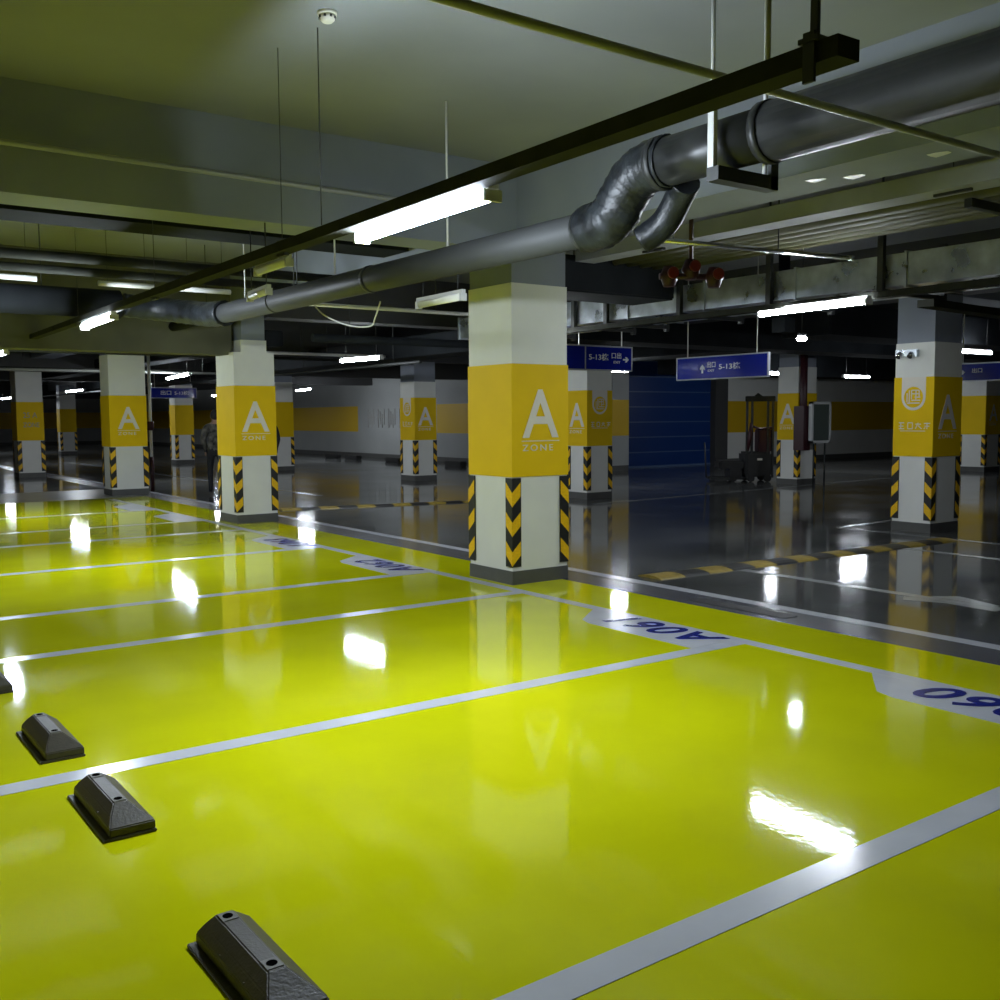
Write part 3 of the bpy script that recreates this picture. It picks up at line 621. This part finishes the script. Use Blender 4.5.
# ---------------------------------------------------------------- pallet stacker
rz = math.radians(54.1-90)
t = thing('pallet_stacker', 'black and dark red pallet stacker parked left of the far A column', 'pallet stacker', (19.25, 16.45, 0), rz)
bm = NB(); box(bm, (-.05, -.35, .12), (.62, .35, .72), bev=.05); link('chassis', bm, 'black', t)
bm = NB(); box(bm, (-.66, -.3, .30), (-.05, .3, .52), bev=.04); box(bm, (-.4, -.28, .1), (-.1, .28, .3), bev=.02); link('platform', bm, 'black', t)
for y in (-.22, .16):
    bm = NB(); box(bm, (-.85, y, .05), (0, y+.12, .11), bev=.01); link('fork', bm, 'darksteel', t)
for x in (0.0, .12, .5, .62):
    bm = NB(); box(bm, (x-.025, -.33, .1), (x+.02, -.26, 2.02)); link('mast_rail', bm, 'darksteel', t)
bm = NB(); box(bm, (-.04, -.36, 1.93), (.66, -.24, 2.06), bev=.01); tube(bm, [(.15, -.3, 2.0), (.25, -.3, 2.1), (.38, -.3, 2.0)], .04, 10); link('mast_head', bm, 'tray', t)
bm = NB(); box(bm, (.28, -.3, .7), (.6, .1, 1.28), bev=.03); tube(bm, [(.1, -.3, 1.35), (.3, -.3, 1.27), (.6, -.3, 1.3)], .03, 8); link('hood', bm, 'darkred', t)
bm = NB(); tube(bm, [(.02, -.3, .75), (.06, -.36, 1.1), (.1, -.3, 1.42)], .05, 10, radii=[.03, .06, .03]); link('tiller', bm, 'darkred', t)
bm = NB(); box(bm, (.24, -.358, .52), (.36, -.35, .57)); link('badge', bm, 'letter', t)
for x, y in ((-.3, -.2), (-.3, .2), (.1, -.3), (.1, .3), (.5, -.3), (.5, .3)):
    bm = NB(); tube(bm, [(x, y-.04, .09), (x, y+.04, .09)], .09, 16); link('wheel', bm, 'black', t)
bm = NB(); tube(bm, [(-.93, -.1, .1), (-.95, -.1, .5), (-.98, -.1, .95)], .02, 8); link('side_pole', bm, 'darksteel', t)

# ---------------------------------------------------------------- people
def skin_mesh(name, verts, edges, radii, mats, parent, sub=2, matfn=None, root=0):
    me = bpy.data.meshes.new(name); me.from_pydata(verts, edges, []); o = bpy.data.objects.new(name, me); COL.objects.link(o)
    md = o.modifiers.new('s', 'SKIN'); md.use_smooth_shade = True
    for i, r in enumerate(radii): me.skin_vertices[0].data[i].radius = (r, r) if not isinstance(r, tuple) else r
    me.skin_vertices[0].data[root].use_root = True
    sd = o.modifiers.new('d', 'SUBSURF'); sd.levels = sub; sd.render_levels = sub
    dg = bpy.context.evaluated_depsgraph_get(); nm = bpy.data.meshes.new_from_object(o.evaluated_get(dg))
    bpy.data.objects.remove(o)
    for x in mats: nm.materials.append(M[x])
    for p in nm.polygons:
        p.use_smooth = True
        if matfn: p.material_index = matfn(p.center)
    r = bpy.data.objects.new(name, nm); COL.objects.link(r); r.parent = parent; return r
def person(label, loc, rot, group=None, jm='camo'):
    t = thing('person', label, 'person', loc, rot, group)
    V = [(0,0,.95),(0,0,1.12),(0,0,1.32),(0,0,1.46),(0,.01,1.53),(0,.02,1.62),(0,.02,1.70),
         (.1,0,.90),(.11,.03,.50),(.11,-.03,.10),(.115,.10,.03),(-.1,0,.90),(-.12,.14,.52),(-.12,.10,.12),(-.125,.24,.06),
         (.19,0,1.42),(.23,-.03,1.16),(.21,.08,.95),(-.19,0,1.42),(-.245,-.04,1.18),(-.20,.10,1.0)]
    E = [(0,1),(1,2),(2,3),(3,4),(4,5),(5,6),(0,7),(7,8),(8,9),(9,10),(0,11),(11,12),(12,13),(13,14),(3,15),(15,16),(16,17),(3,18),(18,19),(19,20)]
    Rr = [(.16,.12),(.16,.12),(.19,.13),(.11,.08),.055,.085,.085,.095,.065,.045,.04,.095,.065,.045,.04,.08,.065,.045,.08,.065,.045]
    # fingers: short chains from each wrist
    for wi, (wx, wy, wz), sgn in ((17, V[17], 1), (20, V[20], -1)):
        V.append((wx, wy+.02, wz-.09)); E.append((wi, len(V)-1)); Rr.append(.03); pi_ = len(V)-1
        for k in range(4):
            V.append((wx+(k-1.5)*.004, wy+.035+(k-1.5)*.022, wz-.165-.01*(k in (1, 2)))); E.append((pi_, len(V)-1)); Rr.append(.009)
        V.append((wx-sgn*.03, wy+.055, wz-.12)); E.append((pi_, len(V)-1)); Rr.append(.011)
    def mf(c):
        if c.z > 1.50: return 0
        if abs(c.x) > .18 and c.z < .90: return 0
        if c.z < .96: return 2 if c.z > .1 else 3
        return 1
    skin_mesh('body', V, E, Rr, ['skin', jm, 'trousers', 'black'], t, matfn=mf)
    bm = NB(); bmesh.ops.create_icosphere(bm, subdivisions=3, radius=1)
    bmesh.ops.delete(bm, geom=[v for v in bm.verts if v.co.y > .35 and v.co.z < .35], context='VERTS')
    for v in bm.verts: v.co = Vector((v.co.x*.093, v.co.y*.105+.0, v.co.z*.115+1.68))
    for f in bm.faces: f.smooth = True
    link('hair', bm, 'hair', t)
    bm = NB()      # face features
    bmesh.ops.create_icosphere(bm, subdivisions=2, radius=1)
    for v in bm.verts: v.co = Vector((v.co.x*.012, v.co.y*.018+.112, v.co.z*.022+1.64))
    for sx in (-1, 1):
        r = bmesh.ops.create_icosphere(bm, subdivisions=2, radius=1)
        for v in r['verts']: v.co = Vector((v.co.x*.010+sx*.09, v.co.y*.02+.01, v.co.z*.03+1.65))
    link('nose_and_ears', bm, 'skin', t)
    bm = NB()
    for sx in (-1, 1):
        r = bmesh.ops.create_icosphere(bm, subdivisions=2, radius=1)
        for v in r['verts']: v.co = Vector((v.co.x*.012+sx*.032, v.co.y*.006+.098, v.co.z*.007+1.665))
    link('eyes', bm, 'hair', t)
    bm = NB(); r = bmesh.ops.create_icosphere(bm, subdivisions=2, radius=1)
    for v in r['verts']: v.co = Vector((v.co.x*.025, v.co.y*.006+.10, v.co.z*.006+1.60))
    link('mouth', bm, 'darkred', t)
    return t
person('person in camouflage jacket and dark trousers walking away left of the second column', (7.56, 20.53, 0), math.radians(-18))
person('person in dark clothes almost hidden behind the right side of the second column', (8.27, 19.6, 0), math.radians(160), jm='trousers')
